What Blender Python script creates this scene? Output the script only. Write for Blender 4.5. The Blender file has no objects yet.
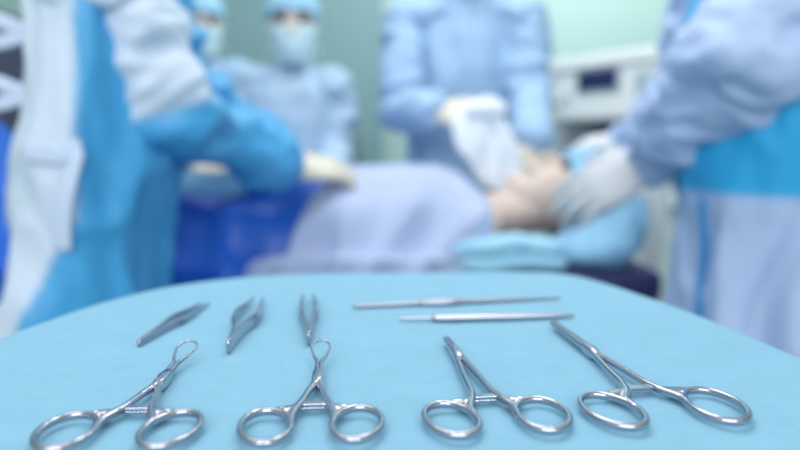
import bpy, bmesh, math, random
import numpy as np
from mathutils.bvhtree import BVHTree
from mathutils import Vector, Matrix, noise

random.seed(4)
sc = bpy.context.scene
COL = sc.collection
V = Vector

# ------------------------------------------------------------------ camera
F_PX, HORIZON, CAM_H = 622.0, 150.0, 0.118          # focal length in px, horizon row, lens height above the tray
TRAY_Z = 1.03
CAM_Z = TRAY_Z + CAM_H
PITCH = math.atan((225 - HORIZON) / F_PX)
cam_d = bpy.data.cameras.new('camera')
cam = bpy.data.objects.new('camera', cam_d)
COL.objects.link(cam)
sc.camera = cam
cam.location = (0, 0, CAM_Z)
cam.rotation_euler = (math.pi / 2 - PITCH, 0, 0)
cam_d.sensor_width = 36
cam_d.lens = F_PX * 36 / 800
cam_d.clip_start = 0.02
cam_d.dof.use_dof = True
cam_d.dof.focus_distance = 0.31
cam_d.dof.aperture_fstop = 3.1

# ------------------------------------------------------------------ world, lights, exposure
w = bpy.data.worlds.new('world')
sc.world = w
w.use_nodes = True
bg = w.node_tree.nodes['Background']
bg.inputs[0].default_value = (0.9, 0.96, 1.0, 1)
bg.inputs[1].default_value = 0.66


def area(name, loc, target, size, power, color=(1, 1, 1)):
    d = bpy.data.lights.new(name, 'AREA')
    d.shape = 'RECTANGLE'
    d.size, d.size_y = size
    d.energy = power
    d.color = color
    o = bpy.data.objects.new(name, d)
    COL.objects.link(o)
    o.location = loc
    o.rotation_euler = (V(target) - V(loc)).to_track_quat('-Z', 'Y').to_euler()
    return o


area('ceiling_lamp', (-0.7, 1.1, 2.95), (-0.4, 1.3, 0.9), (1.6, 1.0), 10, (0.97, 0.99, 1))
area('front_fill_over_camera', (-0.1, -1.5, 2.1), (-0.1, 1.4, 1.1), (2.4, 1.0), 32, (0.97, 0.99, 1))  # unseen frontal fill, hung low to brighten upright faces
area('post_fill_light', (0.2, 1.3, 2.45), (0.6, 1.75, 0.95), (0.7, 0.7), 9, (1, 0.99, 0.96))  # added fill aimed to brighten the area of the white post
area('back_wall_fill', (0.8, 2.6, 2.9), (0.6, 3.4, 1.5), (1.8, 0.5), 24, (0.98, 1, 1))  # added fill that brightens the back wall

sc.view_settings.view_transform = 'Standard'
sc.view_settings.look = 'None'
sc.view_settings.gamma = 1
sc.view_settings.use_curve_mapping = False
sc.view_settings.exposure = 0.1


# ------------------------------------------------------------------ helpers
def P(px, py, d):
    """world point seen at photo pixel (px, py) standing at distance d (world Y)"""
    u = (px - 400) / F_PX
    v = (225 - py) / F_PX
    fy = math.cos(PITCH) + v * math.sin(PITCH)
    fz = -math.sin(PITCH) + v * math.cos(PITCH)
    t = d / fy
    return V((u * t, d, CAM_Z + fz * t))


def srgb(r, g, b):
    def c(x):
        x /= 255.0
        return x / 12.92 if x <= 0.04045 else ((x + 0.055) / 1.055) ** 2.4
    return (c(r), c(g), c(b), 1)


def material(name, col, rough=0.6, metal=0.0, var=0.06, scale=8.0, bump=0.0, bump_scale=60.0, emit=0.0, spec=0.5, sheen=0.0, sss=0.0):
    m = bpy.data.materials.new(name)
    m.use_nodes = True
    nt = m.node_tree
    b = nt.nodes['Principled BSDF']
    tc = nt.nodes.new('ShaderNodeTexCoord')
    n = nt.nodes.new('ShaderNodeTexNoise')
    n.inputs['Scale'].default_value = scale
    n.inputs['Detail'].default_value = 4
    nt.links.new(tc.outputs['Object'], n.inputs['Vector'])
    mix = nt.nodes.new('ShaderNodeMix')
    mix.data_type = 'RGBA'
    mix.inputs[6].default_value = tuple(max(0, c * (1 - var)) for c in col[:3]) + (1,)
    mix.inputs[7].default_value = tuple(min(1, c * (1 + var)) for c in col[:3]) + (1,)
    nt.links.new(n.outputs['Fac'], mix.inputs[0])
    nt.links.new(mix.outputs[2], b.inputs['Base Color'])
    b.inputs['Roughness'].default_value = rough
    b.inputs['Metallic'].default_value = metal
    b.inputs['Specular IOR Level'].default_value = spec
    if sheen:
        b.inputs['Sheen Weight'].default_value = sheen
    if sss:
        b.inputs['Subsurface Weight'].default_value = sss
        b.inputs['Subsurface Radius'].default_value = (0.01, 0.004, 0.002)
    if bump:
        n2 = nt.nodes.new('ShaderNodeTexNoise')
        n2.inputs['Scale'].default_value = bump_scale
        n2.inputs['Detail'].default_value = 3
        nt.links.new(tc.outputs['Object'], n2.inputs['Vector'])
        bp = nt.nodes.new('ShaderNodeBump')
        bp.inputs['Strength'].default_value = bump
        bp.inputs['Distance'].default_value = 0.01
        nt.links.new(n2.outputs['Fac'], bp.inputs['Height'])
        nt.links.new(bp.outputs['Normal'], b.inputs['Normal'])
    if emit:
        b.inputs['Emission Color'].default_value = col
        b.inputs['Emission Strength'].default_value = emit
    return m


M = {}
M['wall'] = material('wall_paint', srgb(176, 208, 204), 0.7, var=0.03, scale=2)
M['wall_dark'] = material('wall_shade_tone', srgb(128, 166, 170), 0.6, var=0.03, scale=2)  # duller colour carries the shading of the back wall
M['wall_side'] = material('side_wall_paint', srgb(165, 200, 190), 0.7, var=0.03, scale=2)
M['floor'] = material('floor_vinyl', srgb(120, 150, 160), 0.4, var=0.05, scale=5)
M['trim'] = material('trim', srgb(170, 195, 195), 0.5)
M['gown_pale'] = material('pale_blue_gown_fabric', srgb(186, 206, 242), 0.75, var=0.05, bump=0.15, bump_scale=40)
M['gown_back'] = material('pale_lining_gown_fabric', srgb(208, 222, 245), 0.75, var=0.05, bump=0.15, bump_scale=40)
M['gown_blue'] = material('strong_blue_gown_fabric', srgb(52, 142, 205), 0.55, var=0.12, scale=5, bump=0.15, bump_scale=40)
M['gown_light'] = material('light_blue_gown_fabric', srgb(158, 190, 222), 0.75, var=0.05, bump=0.15, bump_scale=40)
M['gown_mid'] = material('periwinkle_gown_fabric', srgb(168, 196, 220), 0.75, var=0.05, bump=0.15, bump_scale=40)
M['trousers'] = material('scrub_trousers_fabric', srgb(70, 130, 180), 0.8)
M['shoe'] = material('clog_rubber', srgb(215, 220, 225), 0.5)
M['skin'] = material('skin', srgb(214, 196, 184), 0.55, var=0.05, scale=20, sss=0.1)
M['eye'] = material('eye', srgb(60, 50, 60), 0.2)
M['brow'] = material('eyebrow_hair', srgb(70, 55, 55), 0.8)
M['glove'] = material('latex_glove', srgb(218, 212, 196), 0.45, var=0.04, scale=20)
M['glove_grey'] = material('grey_latex_glove', srgb(204, 208, 212), 0.45, var=0.06, scale=20)
M['mask'] = material('mask_paper', srgb(205, 232, 238), 0.8, var=0.03)
M['cap'] = material('cap_fabric', srgb(160, 208, 232), 0.8, var=0.05, bump=0.2, bump_scale=50)
M['cap_blue'] = material('patient_cap_fabric', srgb(144, 194, 224), 0.7, var=0.1, bump=0.2, bump_scale=30)
M['drape_lav'] = material('lavender_drape_fabric', srgb(174, 188, 220), 0.8, var=0.04, bump=0.12, bump_scale=30)
M['drape_navy'] = material('dark_blue_drape_fabric', srgb(22, 98, 204), 0.42, var=0.15, scale=6, bump=0.12, bump_scale=30)
M['towel'] = material('pale_towel_cotton', srgb(165, 218, 240), 0.9, var=0.05, bump=0.3, bump_scale=120)
M['cloth'] = material('white_gauze', srgb(232, 240, 250), 0.9, var=0.03, bump=0.3, bump_scale=80)
M['mattress'] = material('navy_mattress_vinyl', srgb(46, 50, 96), 0.5)
M['table_steel'] = material('table_steel', srgb(170, 175, 180), 0.35, metal=0.9)
M['machine'] = material('white_machine_enamel', srgb(240, 245, 246), 0.45, var=0.02)
M['machine_grey'] = material('pale_grey_machine_enamel', srgb(176, 190, 200), 0.5, var=0.03)
M['machine_dark'] = material('grey_machine_recess', srgb(120, 130, 155), 0.6, var=0.03)
M['screen'] = material('dark_screen_glass', srgb(30, 40, 92), 0.25, var=0.2, scale=30)
M['tower'] = material('dark_grey_equipment_plastic', srgb(74, 76, 98), 0.55)
M['steel'] = material('instrument_steel', srgb(182, 184, 196), 0.17, metal=1.0, var=0.03, scale=60)
M['steel_satin'] = material('satin_instrument_steel', srgb(166, 170, 184), 0.3, metal=1.0, var=0.03, scale=60)
M['rubber'] = material('black_rubber', srgb(30, 30, 34), 0.7)


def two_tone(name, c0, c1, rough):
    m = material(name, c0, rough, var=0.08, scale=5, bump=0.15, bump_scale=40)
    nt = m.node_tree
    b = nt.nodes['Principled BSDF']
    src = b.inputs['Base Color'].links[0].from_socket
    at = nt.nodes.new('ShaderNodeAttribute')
    at.attribute_name = 'lit_shade'
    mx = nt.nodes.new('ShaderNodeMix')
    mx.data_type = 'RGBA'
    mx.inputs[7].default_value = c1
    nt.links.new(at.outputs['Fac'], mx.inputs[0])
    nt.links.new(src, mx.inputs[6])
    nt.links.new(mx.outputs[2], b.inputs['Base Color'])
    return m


M['gown_left'] = two_tone('lit_shaded_gown_fabric', srgb(75, 169, 224), srgb(212, 226, 244), 0.45)  # partly fabric colour, partly lit and shaded sides painted in
M['gown_right'] = two_tone('lit_shaded_pale_gown_fabric', srgb(180, 201, 236), srgb(46, 172, 228), 0.65)  # the blue puts the shade under the arm into the colour


def drape_material():
    m = material('blue_tray_drape_nonwoven', srgb(136, 188, 214), 0.85, var=0.07, scale=38, bump=0.0)
    nt = m.node_tree
    b = nt.nodes['Principled BSDF']
    tc = nt.nodes.new('ShaderNodeTexCoord')
    n = nt.nodes.new('ShaderNodeTexNoise')
    n.inputs['Scale'].default_value = 55
    n.inputs['Detail'].default_value = 8
    n.inputs['Roughness'].default_value = 0.65
    nt.links.new(tc.outputs['Object'], n.inputs['Vector'])
    bp = nt.nodes.new('ShaderNodeBump')
    bp.inputs['Strength'].default_value = 0.35
    bp.inputs['Distance'].default_value = 0.005
    nt.links.new(n.outputs['Fac'], bp.inputs['Height'])
    nt.links.new(bp.outputs['Normal'], b.inputs['Normal'])
    return m


M['tray_drape'] = drape_material()


class Geo:
    """collects verts and faces in world space"""
    def __init__(self):
        self.v = []
        self.f = []

    def loft(self, pts, radii, hint=(0, 0, 1), seg=16, power=2.0, close=True):
        """tube of elliptical sections; radii[i] = (along hint x tangent side, along hint) ; domed ends"""
        pts = [V(p) for p in pts]
        radii = [(r, r) if not isinstance(r, (tuple, list)) else r for r in radii]
        n = len(pts)
        rings = []
        for i in range(n):
            t = (pts[min(i + 1, n - 1)] - pts[max(i - 1, 0)]).normalized()
            h = V(hint)
            if abs(t.dot(h.normalized())) > 0.97:
                h = V((0.3, 1, 0.2))
            a = t.cross(h).normalized()
            b = a.cross(t).normalized()
            rings.append((pts[i], a, b, t, radii[i]))
        full = []
        p, a, b, t, r = rings[0]
        rm = min(r)
        if close:
            for k in (0.3, 0.72):
                full.append((p - t * rm * math.sqrt(1 - k * k) * 0.9, a, b, (r[0] * k, r[1] * k)))
        for p, a, b, t, r in rings:
            full.append((p, a, b, r))
        if close:
            p, a, b, t, r = rings[-1]
            rm = min(r)
            for k in (0.72, 0.3):
                full.append((p + t * rm * math.sqrt(1 - k * k) * 0.9, a, b, (r[0] * k, r[1] * k)))
        base = len(self.v)
        for p, a, b, r in full:
            for k in range(seg):
                an = 2 * math.pi * k / seg
                c, s = math.cos(an), math.sin(an)
                if power != 2.0:
                    c = math.copysign(abs(c) ** (2 / power), c)
                    s = math.copysign(abs(s) ** (2 / power), s)
                self.v.append(p + a * c * r[0] + b * s * r[1])
        m = len(full)
        for i in range(m - 1):
            for k in range(seg):
                k2 = (k + 1) % seg
                self.f.append((base + i * seg + k, base + i * seg + k2, base + (i + 1) * seg + k2, base + (i + 1) * seg + k))
        self.f.append(tuple(base + k for k in reversed(range(seg))))
        self.f.append(tuple(base + (m - 1) * seg + k for k in range(seg)))
        return self

    def ellipsoid(self, c, r, R=None, seg=20, rings=12):
        c = V(c)
        R = R or Matrix.Identity(3)
        base = len(self.v)
        self.v.append(c + R @ V((0, 0, r[2])))
        for i in range(1, rings):
            th = math.pi * i / rings
            for k in range(seg):
                ph = 2 * math.pi * k / seg
                self.v.append(c + R @ V((r[0] * math.sin(th) * math.cos(ph), r[1] * math.sin(th) * math.sin(ph), r[2] * math.cos(th))))
        self.v.append(c + R @ V((0, 0, -r[2])))
        last = len(self.v) - 1
        for k in range(seg):
            k2 = (k + 1) % seg
            self.f.append((base, base + 1 + k, base + 1 + k2))
            for i in range(rings - 2):
                a = base + 1 + i * seg
                self.f.append((a + k, a + seg + k, a + seg + k2, a + k2))
            a = base + 1 + (rings - 2) * seg
            self.f.append((a + k, last, a + k2))
        return self

    def torus(self, c, rx, ry, wr, wz, rot=0.0, seg=48, sides=12, tilt=0.0):
        """flat ring in the XY plane, wire half-sizes wr (in plane) and wz (up)"""
        c = V(c)
        base = len(self.v)
        cr, sr = math.cos(rot), math.sin(rot)
        for i in range(seg):
            an = 2 * math.pi * i / seg
            e = V((math.cos(an) * rx, math.sin(an) * ry, 0))
            nrm = V((math.cos(an) * ry, math.sin(an) * rx, 0)).normalized()
            for k in range(sides):
                b = 2 * math.pi * k / sides
                q = e + nrm * math.cos(b) * wr + V((0, 0, math.sin(b) * wz))
                self.v.append(c + V((q.x * cr - q.y * sr, q.x * sr + q.y * cr, q.z)))
        for i in range(seg):
            i2 = (i + 1) % seg
            for k in range(sides):
                k2 = (k + 1) % sides
                self.f.append((base + i * sides + k, base + i2 * sides + k, base + i2 * sides + k2, base + i * sides + k2))
        return self

    def box(self, c, s, R=None):
        c = V(c)
        R = R or Matrix.Identity(3)
        base = len(self.v)
        for x in (-1, 1):
            for y in (-1, 1):
                for z in (-1, 1):
                    self.v.append(c + R @ V((x * s[0] / 2, y * s[1] / 2, z * s[2] / 2)))
        for q in ((0, 1, 3, 2), (4, 6, 7, 5), (0, 4, 5, 1), (2, 3, 7, 6), (0, 2, 6, 4), (1, 5, 7, 3)):
            self.f.append(tuple(base + k for k in q))
        return self

    def mesh(self, name='m', base=V((0, 0, 0))):
        me = bpy.data.meshes.new(name)
        me.from_pydata([tuple(v - base) for v in self.v], [], self.f)
        bm = bmesh.new()
        bm.from_mesh(me)
        bmesh.ops.recalc_face_normals(bm, faces=bm.faces)
        bm.to_mesh(me)
        bm.free()
        return me


def applied(me, mods):
    """mesh after the modifiers, as plain mesh data"""
    o = bpy.data.objects.new('work', me)
    COL.objects.link(o)
    for kind, kw in mods:
        m = o.modifiers.new(kind, kind)
        for k, val in kw.items():
            setattr(m, k, val)
    dg = bpy.context.evaluated_depsgraph_get()
    dg.update()
    out = bpy.data.meshes.new_from_object(o.evaluated_get(dg))
    bpy.data.objects.remove(o)
    return out


def link(name, me, mats, parent=None, smooth=True, loc=None):
    me.name = name
    o = bpy.data.objects.new(name, me)
    COL.objects.link(o)
    me.materials.clear()
    for m in (mats if isinstance(mats, (list, tuple)) else [mats]):
        me.materials.append(m)
    if smooth:
        me.polygons.foreach_set('use_smooth', [True] * len(me.polygons))
    if parent:
        o.parent = parent
    if loc is not None:
        o.location = loc
    return o


def weld(name, geo, mats, parent=None, base=V((0, 0, 0)), voxel=0.008, smooth=3, folds=None, pick=None):
    """closed shells fused into one continuous surface, optional fold displacement and painted lit or shaded tone"""
    me = applied(geo.mesh(name, base), [('REMESH', dict(mode='VOXEL', voxel_size=voxel, use_smooth_shade=True)),
                                        ('SMOOTH', dict(factor=0.5, iterations=smooth))])
    if folds:
        n = len(me.vertices)
        nr = [v.normal.copy() for v in me.vertices]
        for v in me.vertices:
            v.co += nr[v.index] * folds(v.co + base, nr[v.index])
    o = link(name, me, mats, parent)
    if pick:                                                          # how much of the second, painted tone each garment point takes
        at = me.attributes.new('lit_shade', 'FLOAT', 'POINT')
        at.data.foreach_set('value', [pick(v.co + base) for v in me.vertices])
    return o


def bevelbox(name, geo, mat, parent=None, base=V((0, 0, 0)), bevel=0.006, seg=3):
    me = applied(geo.mesh(name, base), [('BEVEL', dict(width=bevel, segments=seg, limit_method='ANGLE'))])
    return link(name, me, mat, parent, smooth=False)


def thing(name, loc, label, cat, group=None):
    o = bpy.data.objects.new(name, None)
    COL.objects.link(o)
    o.location = loc
    o.empty_display_size = 0.05
    o['label'] = label
    o['category'] = cat
    if group:
        o['group'] = group
    return o


def tag(o, label, cat, group=None):
    o['label'] = label
    o['category'] = cat
    if group:
        o['group'] = group
    return o


def structure(o):
    o['kind'] = 'structure'
    return o


# ------------------------------------------------------------------ the room
structure(link('floor', Geo().box((0, 1.2, -0.05), (6, 5.4, 0.1)).mesh(), M['floor'], smooth=False))
structure(link('wall_back', Geo().box((0, 3.65, 1.55), (6, 0.1, 3.1)).mesh(), M['wall'], smooth=False))
structure(link('wall_left', Geo().box((-2.65, 1.2, 1.55), (0.1, 4.8, 3.1)).mesh(), M['wall_side'], smooth=False))
structure(link('wall_right', Geo().box((2.65, 1.2, 1.55), (0.1, 4.8, 3.1)).mesh(), M['wall_side'], smooth=False))
structure(link('baseboard_back', Geo().box((0, 3.59, 0.06), (5.2, 0.02, 0.12)).mesh(), M['trim'], smooth=False))
# wide added door; its duller colour stands in for shading on the wall
door = thing('wall_shade_door', (-0.85, 3.6, 0), 'dull green door added on the back wall in place of its shading', 'door')
structure(door)
link('door_leaf', Geo().box((0, -0.025, 1.15), (1.5, 0.05, 2.3)).mesh(), M['wall_dark'], door, smooth=False)
g = Geo()
g.box((-0.78, -0.03, 1.18), (0.06, 0.06, 2.36)).box((0.78, -0.03, 1.18), (0.06, 0.06, 2.36)).box((0, -0.03, 2.33), (1.62, 0.06, 0.06))
link('door_frame', g.mesh(), M['trim'], door, smooth=False)
link('door_handle', Geo().loft([(0.62, -0.09, 0.9), (0.62, -0.09, 1.3)], [0.012, 0.012]).mesh(), M['table_steel'], door)


# ------------------------------------------------------------------ tray stand and its drape
OUT = [(-260, 393), (-250, 440), (-240, 480), (-209, 540), (-160, 577), (-97, 597), (30, 603), (130, 607), (163, 600), (187, 560), (206, 500), (222, 440),
       (235, 353), (246, 270), (240, 190), (190, 142), (80, 130), (-80, 130), (-200, 140), (-262, 185), (-272, 270)]
pts = [V((x / 1000, y / 1000)) for x, y in OUT]
for _ in range(3):                                                   # corner cutting
    q = []
    for i in range(len(pts)):
        a, b = pts[i], pts[(i + 1) % len(pts)]
        q += [a * 0.75 + b * 0.25, a * 0.25 + b * 0.75]
    pts = q
cen = V((0.0, 0.36))
stand = thing('instrument_stand', (0, 0.36, 0), 'steel instrument stand carrying the tray under the blue drape', 'stand')


def offset(k):
    return [cen + (p - cen) * k for p in pts]


g = Geo()
n = len(pts)
rows = [(offset(0.93), TRAY_Z - 0.022), (offset(0.962), TRAY_Z - 0.022), (offset(0.968), TRAY_Z - 0.008), (offset(0.955), TRAY_Z - 0.006), (offset(0.94), TRAY_Z - 0.014)]
for ring, z in rows:
    for p in ring:
        g.v.append(V((p.x, p.y, z)))
for i in range(len(rows)):
    j = (i + 1) % len(rows)
    if i == len(rows) - 1:
        continue
    for k in range(n):
        k2 = (k + 1) % n
        g.f.append((i * n + k, i * n + k2, j * n + k2, j * n + k))
g.f.append(tuple(range(n)))
g.f.append(tuple((len(rows) - 1) * n + k for k in range(n)))
link('tray', g.mesh('tray', V((0, 0.36, 0))), M['table_steel'], stand, smooth=False)
link('post', Geo().loft([(0, 0, 0.06), (0, 0, TRAY_Z - 0.03)], [0.014, 0.014]).mesh(), M['table_steel'], stand)
g = Geo()
g.loft([(-0.25, 0, 0.055), (0.25, 0, 0.055)], [0.016, 0.016]).loft([(-0.25, -0.16, 0.055), (-0.25, 0.2, 0.055)], [0.014, 0.014]).loft([(0.25, -0.16, 0.055), (0.25, 0.2, 0.055)], [0.014, 0.014])
link('base_frame', g.mesh(), M['table_steel'], stand)
for sx in (-0.25, 0.25):
    for sy in (-0.16, 0.2):
        link('castor', Geo().loft([(sx - 0.012, sy, 0.026), (sx + 0.012, sy, 0.026)], [0.025, 0.025]).mesh(), M['rubber'], stand)

g = Geo()
prof = [(0.0, 0)] + [(k / 30, 0) for k in range(1, 29)] + [(0.955, 0.0), (0.972, -0.0006), (0.985, -0.0025), (0.994, -0.006), (1.0, -0.012), (1.006, -0.03), (1.012, -0.06), (1.02, -0.1), (1.03, -0.16), (1.035, -0.22), (1.04, -0.28)]
g.v.append(V((cen.x, cen.y, TRAY_Z)))
for r, (k, dz) in enumerate(prof[1:]):
    for i, p in enumerate(pts):
        q = cen + (p - cen) * k
        z = TRAY_Z + dz
        if k < 0.97:
            z += 0.0009 * noise.noise(V((q.x * 9, q.y * 9, 3))) + 0.0004 * noise.noise(V((q.x * 40, q.y * 22, 7)))
        if dz < -0.02:
            amt = min(1, -dz / 0.2)
            d = (p - cen).normalized()
            wv = math.sin(i * 0.33) * 0.6 + math.sin(i * 0.147 + 1.3) * 0.7
            q = q + d * (0.016 * wv + 0.01) * amt
            z += 0.02 * math.sin(i * 0.09) * amt
        g.v.append(V((q.x, q.y, z)))
for k in range(n):
    g.f.append((0, 1 + k, 1 + (k + 1) % n))
for r in range(len(prof) - 2):
    a, b = 1 + r * n, 1 + (r + 1) * n
    for k in range(n):
        k2 = (k + 1) % n
        g.f.append((a + k, b + k, b + k2, a + k2))
me = applied(g.mesh('tray_drape'), [('SOLIDIFY', dict(thickness=0.0012, offset=-1))])
tag(link('tray_drape', me, M['tray_drape']), 'light blue surgical drape spread over the instrument tray in front', 'drape')


# ------------------------------------------------------------------ instruments
def mm(*a):
    return V(tuple(k / 1000 for k in a))


def spline(pts, n=8):
    """Catmull-Rom through tuples of any length"""
    out = []
    a = [np.array(p, float) for p in pts]
    a = [2 * a[0] - a[1]] + a + [2 * a[-1] - a[-2]]
    for i in range(1, len(a) - 2):
        for k in range(n):
            t = k / n
            p0, p1, p2, p3 = a[i - 1:i + 3]
            out.append(0.5 * (2 * p1 + (p2 - p0) * t + (2 * p0 - 5 * p1 + 4 * p2 - p3) * t * t + (3 * p1 - p0 - 3 * p2 + p3) * t ** 3))
    out.append(a[-2])
    return out


def swept(g, rows, n=8, hint=(0, 0, 1), power=2.0, seg=14):
    """rows of (x, y, z, half width, half height) in millimetres"""
    s = spline(rows, n)
    g.loft([mm(*r[:3]) for r in s], [(max(0.0003, r[3] / 1000), max(0.0003, r[4] / 1000)) for r in s], hint, seg, power)


def ring_instrument(name, loc, ang, label, cat, cx, rx, ry, joint, tip, kind, mat, ring_turn=8, spread=5.5):
    t = thing(name, (loc[0] / 1000, loc[1] / 1000, TRAY_Z), label, cat)
    t.rotation_euler = (0, 0, math.radians(ang))
    zc = 4.3
    for s in (-1, 1):
        g = Geo()
        turn = -s * math.radians(ring_turn)
        g.torus(mm(s * cx, 0, zc - 0.5), rx / 1000, ry / 1000, 0.0016, 0.0019, rot=turn)
        zo = 0.5 * s
        # ring -> shank -> box joint
        swept(g, [(s * (cx - rx * 0.97), ry * 0.1, zc - 0.5, 1.8, 1.9), (s * (cx - rx * 0.95), ry * 0.55, zc - 0.3, 2.0, 2.0), (s * (spread + 2.2), ry * 1.0, zc, 2.1, 2.0), (s * (spread + 0.5), ry + 6.5, zc, 2.0, 1.9),
                  (s * spread * 0.86, ry + 13, zc, 1.8, 1.8), (s * (1.9 + (spread - 1.9) * 0.42), (ry + 13 + joint - 14) / 2 + 2, zc, 1.8, 1.8),
                  (s * 1.9, joint - 12, zc, 1.9, 2.0), (s * 0.8, joint - 4, zc + zo * 0.5, 2.1, 2.2), (0, joint, zc + zo, 2.4, 2.2), (-s * 0.9, joint + 6, zc + zo * 0.4, 1.9, 2.0)])
        # webs that fill the corner between ring and shank
        for f0, f1 in ((0.35, 0.97), (0.6, 0.82)):
            swept(g, [(s * (cx - rx * f0), ry * f1, zc - 0.4, 1.8, 1.9), (s * (spread + 3.4), ry * 0.98 + 1.2 * (1 - f0), zc - 0.1, 2.1, 1.9), (s * (spread + 1.4), ry + 3.2, zc, 2.0, 1.9)], n=5)
        j = -s                                                        # the arms cross: the jaw lies on the other side
        if kind == 'loop':
            c = tip - 6.2
            y0 = joint + (c - joint) * 0.5
            swept(g, [(j * 0.9, joint + 4, zc, 1.9, 2.0), (j * 1.0, joint + 10, zc + 0.3, 1.6, 1.8), (j * 1.15, y0, zc + 0.8, 1.2, 1.5), (j * 3.2, y0 + (c - y0) * 0.36, zc + 1.6, 0.9, 1.0), (j * 4.9, c - 4.5, zc + 2.6, 0.8, 0.85),
                      (j * 5.2, c + 0.2, zc + 3.2, 0.78, 0.8), (j * 3.8, c + 4.0, zc + 3.8, 0.75, 0.78), (j * 1.9, c + 5.8, zc + 4.2, 0.72, 0.75), (j * 0.1, tip + 0.1, zc + 4.4, 0.7, 0.7)])
        else:
            wj = 1.0 if kind == 'fine' else 1.1
            swept(g, [(j * 0.9, joint + 4, zc, 2.0, 2.2), (j * 1.25 * wj, joint + 10, zc, 1.65 * wj, 2.2), (j * 1.2 * wj, (joint + tip) / 2 + 4, zc - 0.1, 1.45 * wj, 1.9),
                      (j * 1.1 * wj, tip - 4, zc - 0.4, 1.4 * wj, 1.75), (j * 1.0 * wj, tip, zc - 0.4, 1.3 * wj, 1.6)])
        weld('arm', g, mat, t, voxel=0.00048, smooth=3)
        # ratchet bar with teeth
        r = Geo()
        y = ry + 4.6
        zz = zc - 0.7 + 0.8 * s
        r.box(mm(s * 0.4, y, zz), mm(spread * 2 - 0.6, 4.0, 1.5))
        for k in range(5):
            r.box(mm(-s * (3.2 - k * 1.5), y - 1.9, zz), mm(0.7, 0.7, 1.7))
        bevelbox('ratchet', r, mat, t, bevel=0.00025, seg=2)
    sw = Geo()
    sw.loft([mm(0, joint, 0.9), mm(0, joint, zc + 2.75)], [mm(2.0, 0, 0).x, mm(2.0, 0, 0).x], hint=(0, 1, 0), seg=20, close=False)
    link('pivot_screw', sw.mesh(), mat, t)
    # box lock plate seated on the drape
    bl = Geo()
    swept(bl, [(0, joint - 9, zc - 0.2, 2.2, 2.2), (0, joint - 4, zc - 0.6, 3.0, 3.4), (0, joint + 4, zc - 0.6, 3.0, 3.4), (0, joint + 10, zc, 2.4, 2.2)], n=4, power=3.2, seg=20)
    link('box_lock', bl.mesh(), mat, t)
    return t


ring_instrument('towel_clamp', (-115.5, 243.5), 3.0, 'steel towel clamp with looped tip at the left end of the front row', 'towel clamp', 21.0, 11.0, 16.2, 55, 105, 'loop', M['steel'])
ring_instrument('towel_clamp', (-37.0, 248.5), 4.8, 'steel towel clamp with looped tip, second from left, beside the haemostat', 'towel clamp', 19.0, 10.4, 15.6, 53, 101, 'loop', M['steel'])
ring_instrument('haemostat', (42.0, 256.5), 7.0, 'short straight steel haemostat with narrow closed tips, third in the front row', 'haemostat', 20.2, 11.0, 16.2, 84, 113, 'fine', M['steel'])
ring_instrument('needle_holder', (118.0, 266.0), 6.6, 'longest ring-handled steel clamp, stretched out at the right of the tray', 'surgical clamp', 24.4, 11.8, 17.6, 79, 138, 'long', M['steel'], spread=6.5)


def tweezers(loc, ang, L, label, gap, mat, belly, hk=1.0):
    t = thing('tweezers', (loc[0] / 1000, loc[1] / 1000, TRAY_Z), label, 'tweezers', 'tweezers lying behind the clamps')
    t.rotation_euler = (0, 0, math.radians(ang))
    for s in (-1, 1):
        g = Geo()
        rows = [(s * 0.5, 0, 4.6, 0.7, 4.4), (s * 0.9, L * 0.12, 4.8, 0.8, 4.6), (s * gap * 0.6, L * 0.32, 4.8, 0.8, 4.7), (s * (gap + belly) * 0.95, L * 0.55, 4.8, 0.9, 4.6),
                  (s * gap, L * 0.78, 4.4, 0.8, 3.0), (s * gap * 0.8, L * 0.94, 4.2, 0.7, 1.6), (s * gap * 0.7, L, 4.2, 0.6, 1.0)]
        swept(g, [(x, y, z * hk, a * 1.1, b_ * hk) for x, y, z, a, b_ in rows], power=3.5, seg=16)
        link('tweezer_arm', g.mesh(), mat, t)
        r = Geo()
        for k in range(7):
            y = L * (0.46 + 0.028 * k)
            r.box(mm(s * (gap + belly) * 0.95 + s * 0.6, y, 4.8 * hk), mm(0.9, 0.8, 7.0 * hk))
        bevelbox('grip_ridges', r, mat, t, bevel=0.0002, seg=2)
    g = Geo()
    swept(g, [(0, -0.5, 4.5 * hk, 1.4, 4.45 * hk), (0, 5, 4.6 * hk, 1.5, 4.5 * hk), (0, 11, 4.7 * hk, 0.9, 4.4 * hk)], power=3.0)
    link('spring_joint', g.mesh(), mat, t)
    return t


tweezers((-157, 364), -5, 100, 'slim satin steel tweezers, leftmost of the three behind the clamps', 3.8, M['steel_satin'], 1.6, 0.55)
tweezers((-99.8, 351), 4.5, 122, 'broad polished steel tweezers, middle of the three behind the clamps', 5.2, M['steel'], 3.2)
tweezers((-55.2, 366), 8.5, 118, 'straight steel tweezers pointing away, rightmost of the three behind the clamps', 5.0, M['steel_satin'], 0.5)


def handle(name, a, b, rows, label, cat, mat, split):
    """flat instrument along a->b; rows (fraction, half width, half thickness); two parts divided at fraction split"""
    a, b = V(a) / 1000, V(b) / 1000
    L = (b - a).length * 1000
    t = thing(name, (a.x, a.y, TRAY_Z), label, cat)
    t.rotation_euler = (0, 0, math.atan2(b.y - a.y, b.x - a.x))
    s = spline([(r[0], r[1], r[2]) for r in rows], 6)
    for nm, part in ((split[1], [r for r in s if r[0] <= split[0] + 0.02]), (split[2], [r for r in s if r[0] >= split[0] - 0.001])):
        g = Geo()
        g.loft([mm(r[0] * L, 0, 2.3) for r in part], [(r[1] / 1000, r[2] / 1000) for r in part], power=2.6, seg=18)
        link(nm, g.mesh(), mat, t)
    return t


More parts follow.
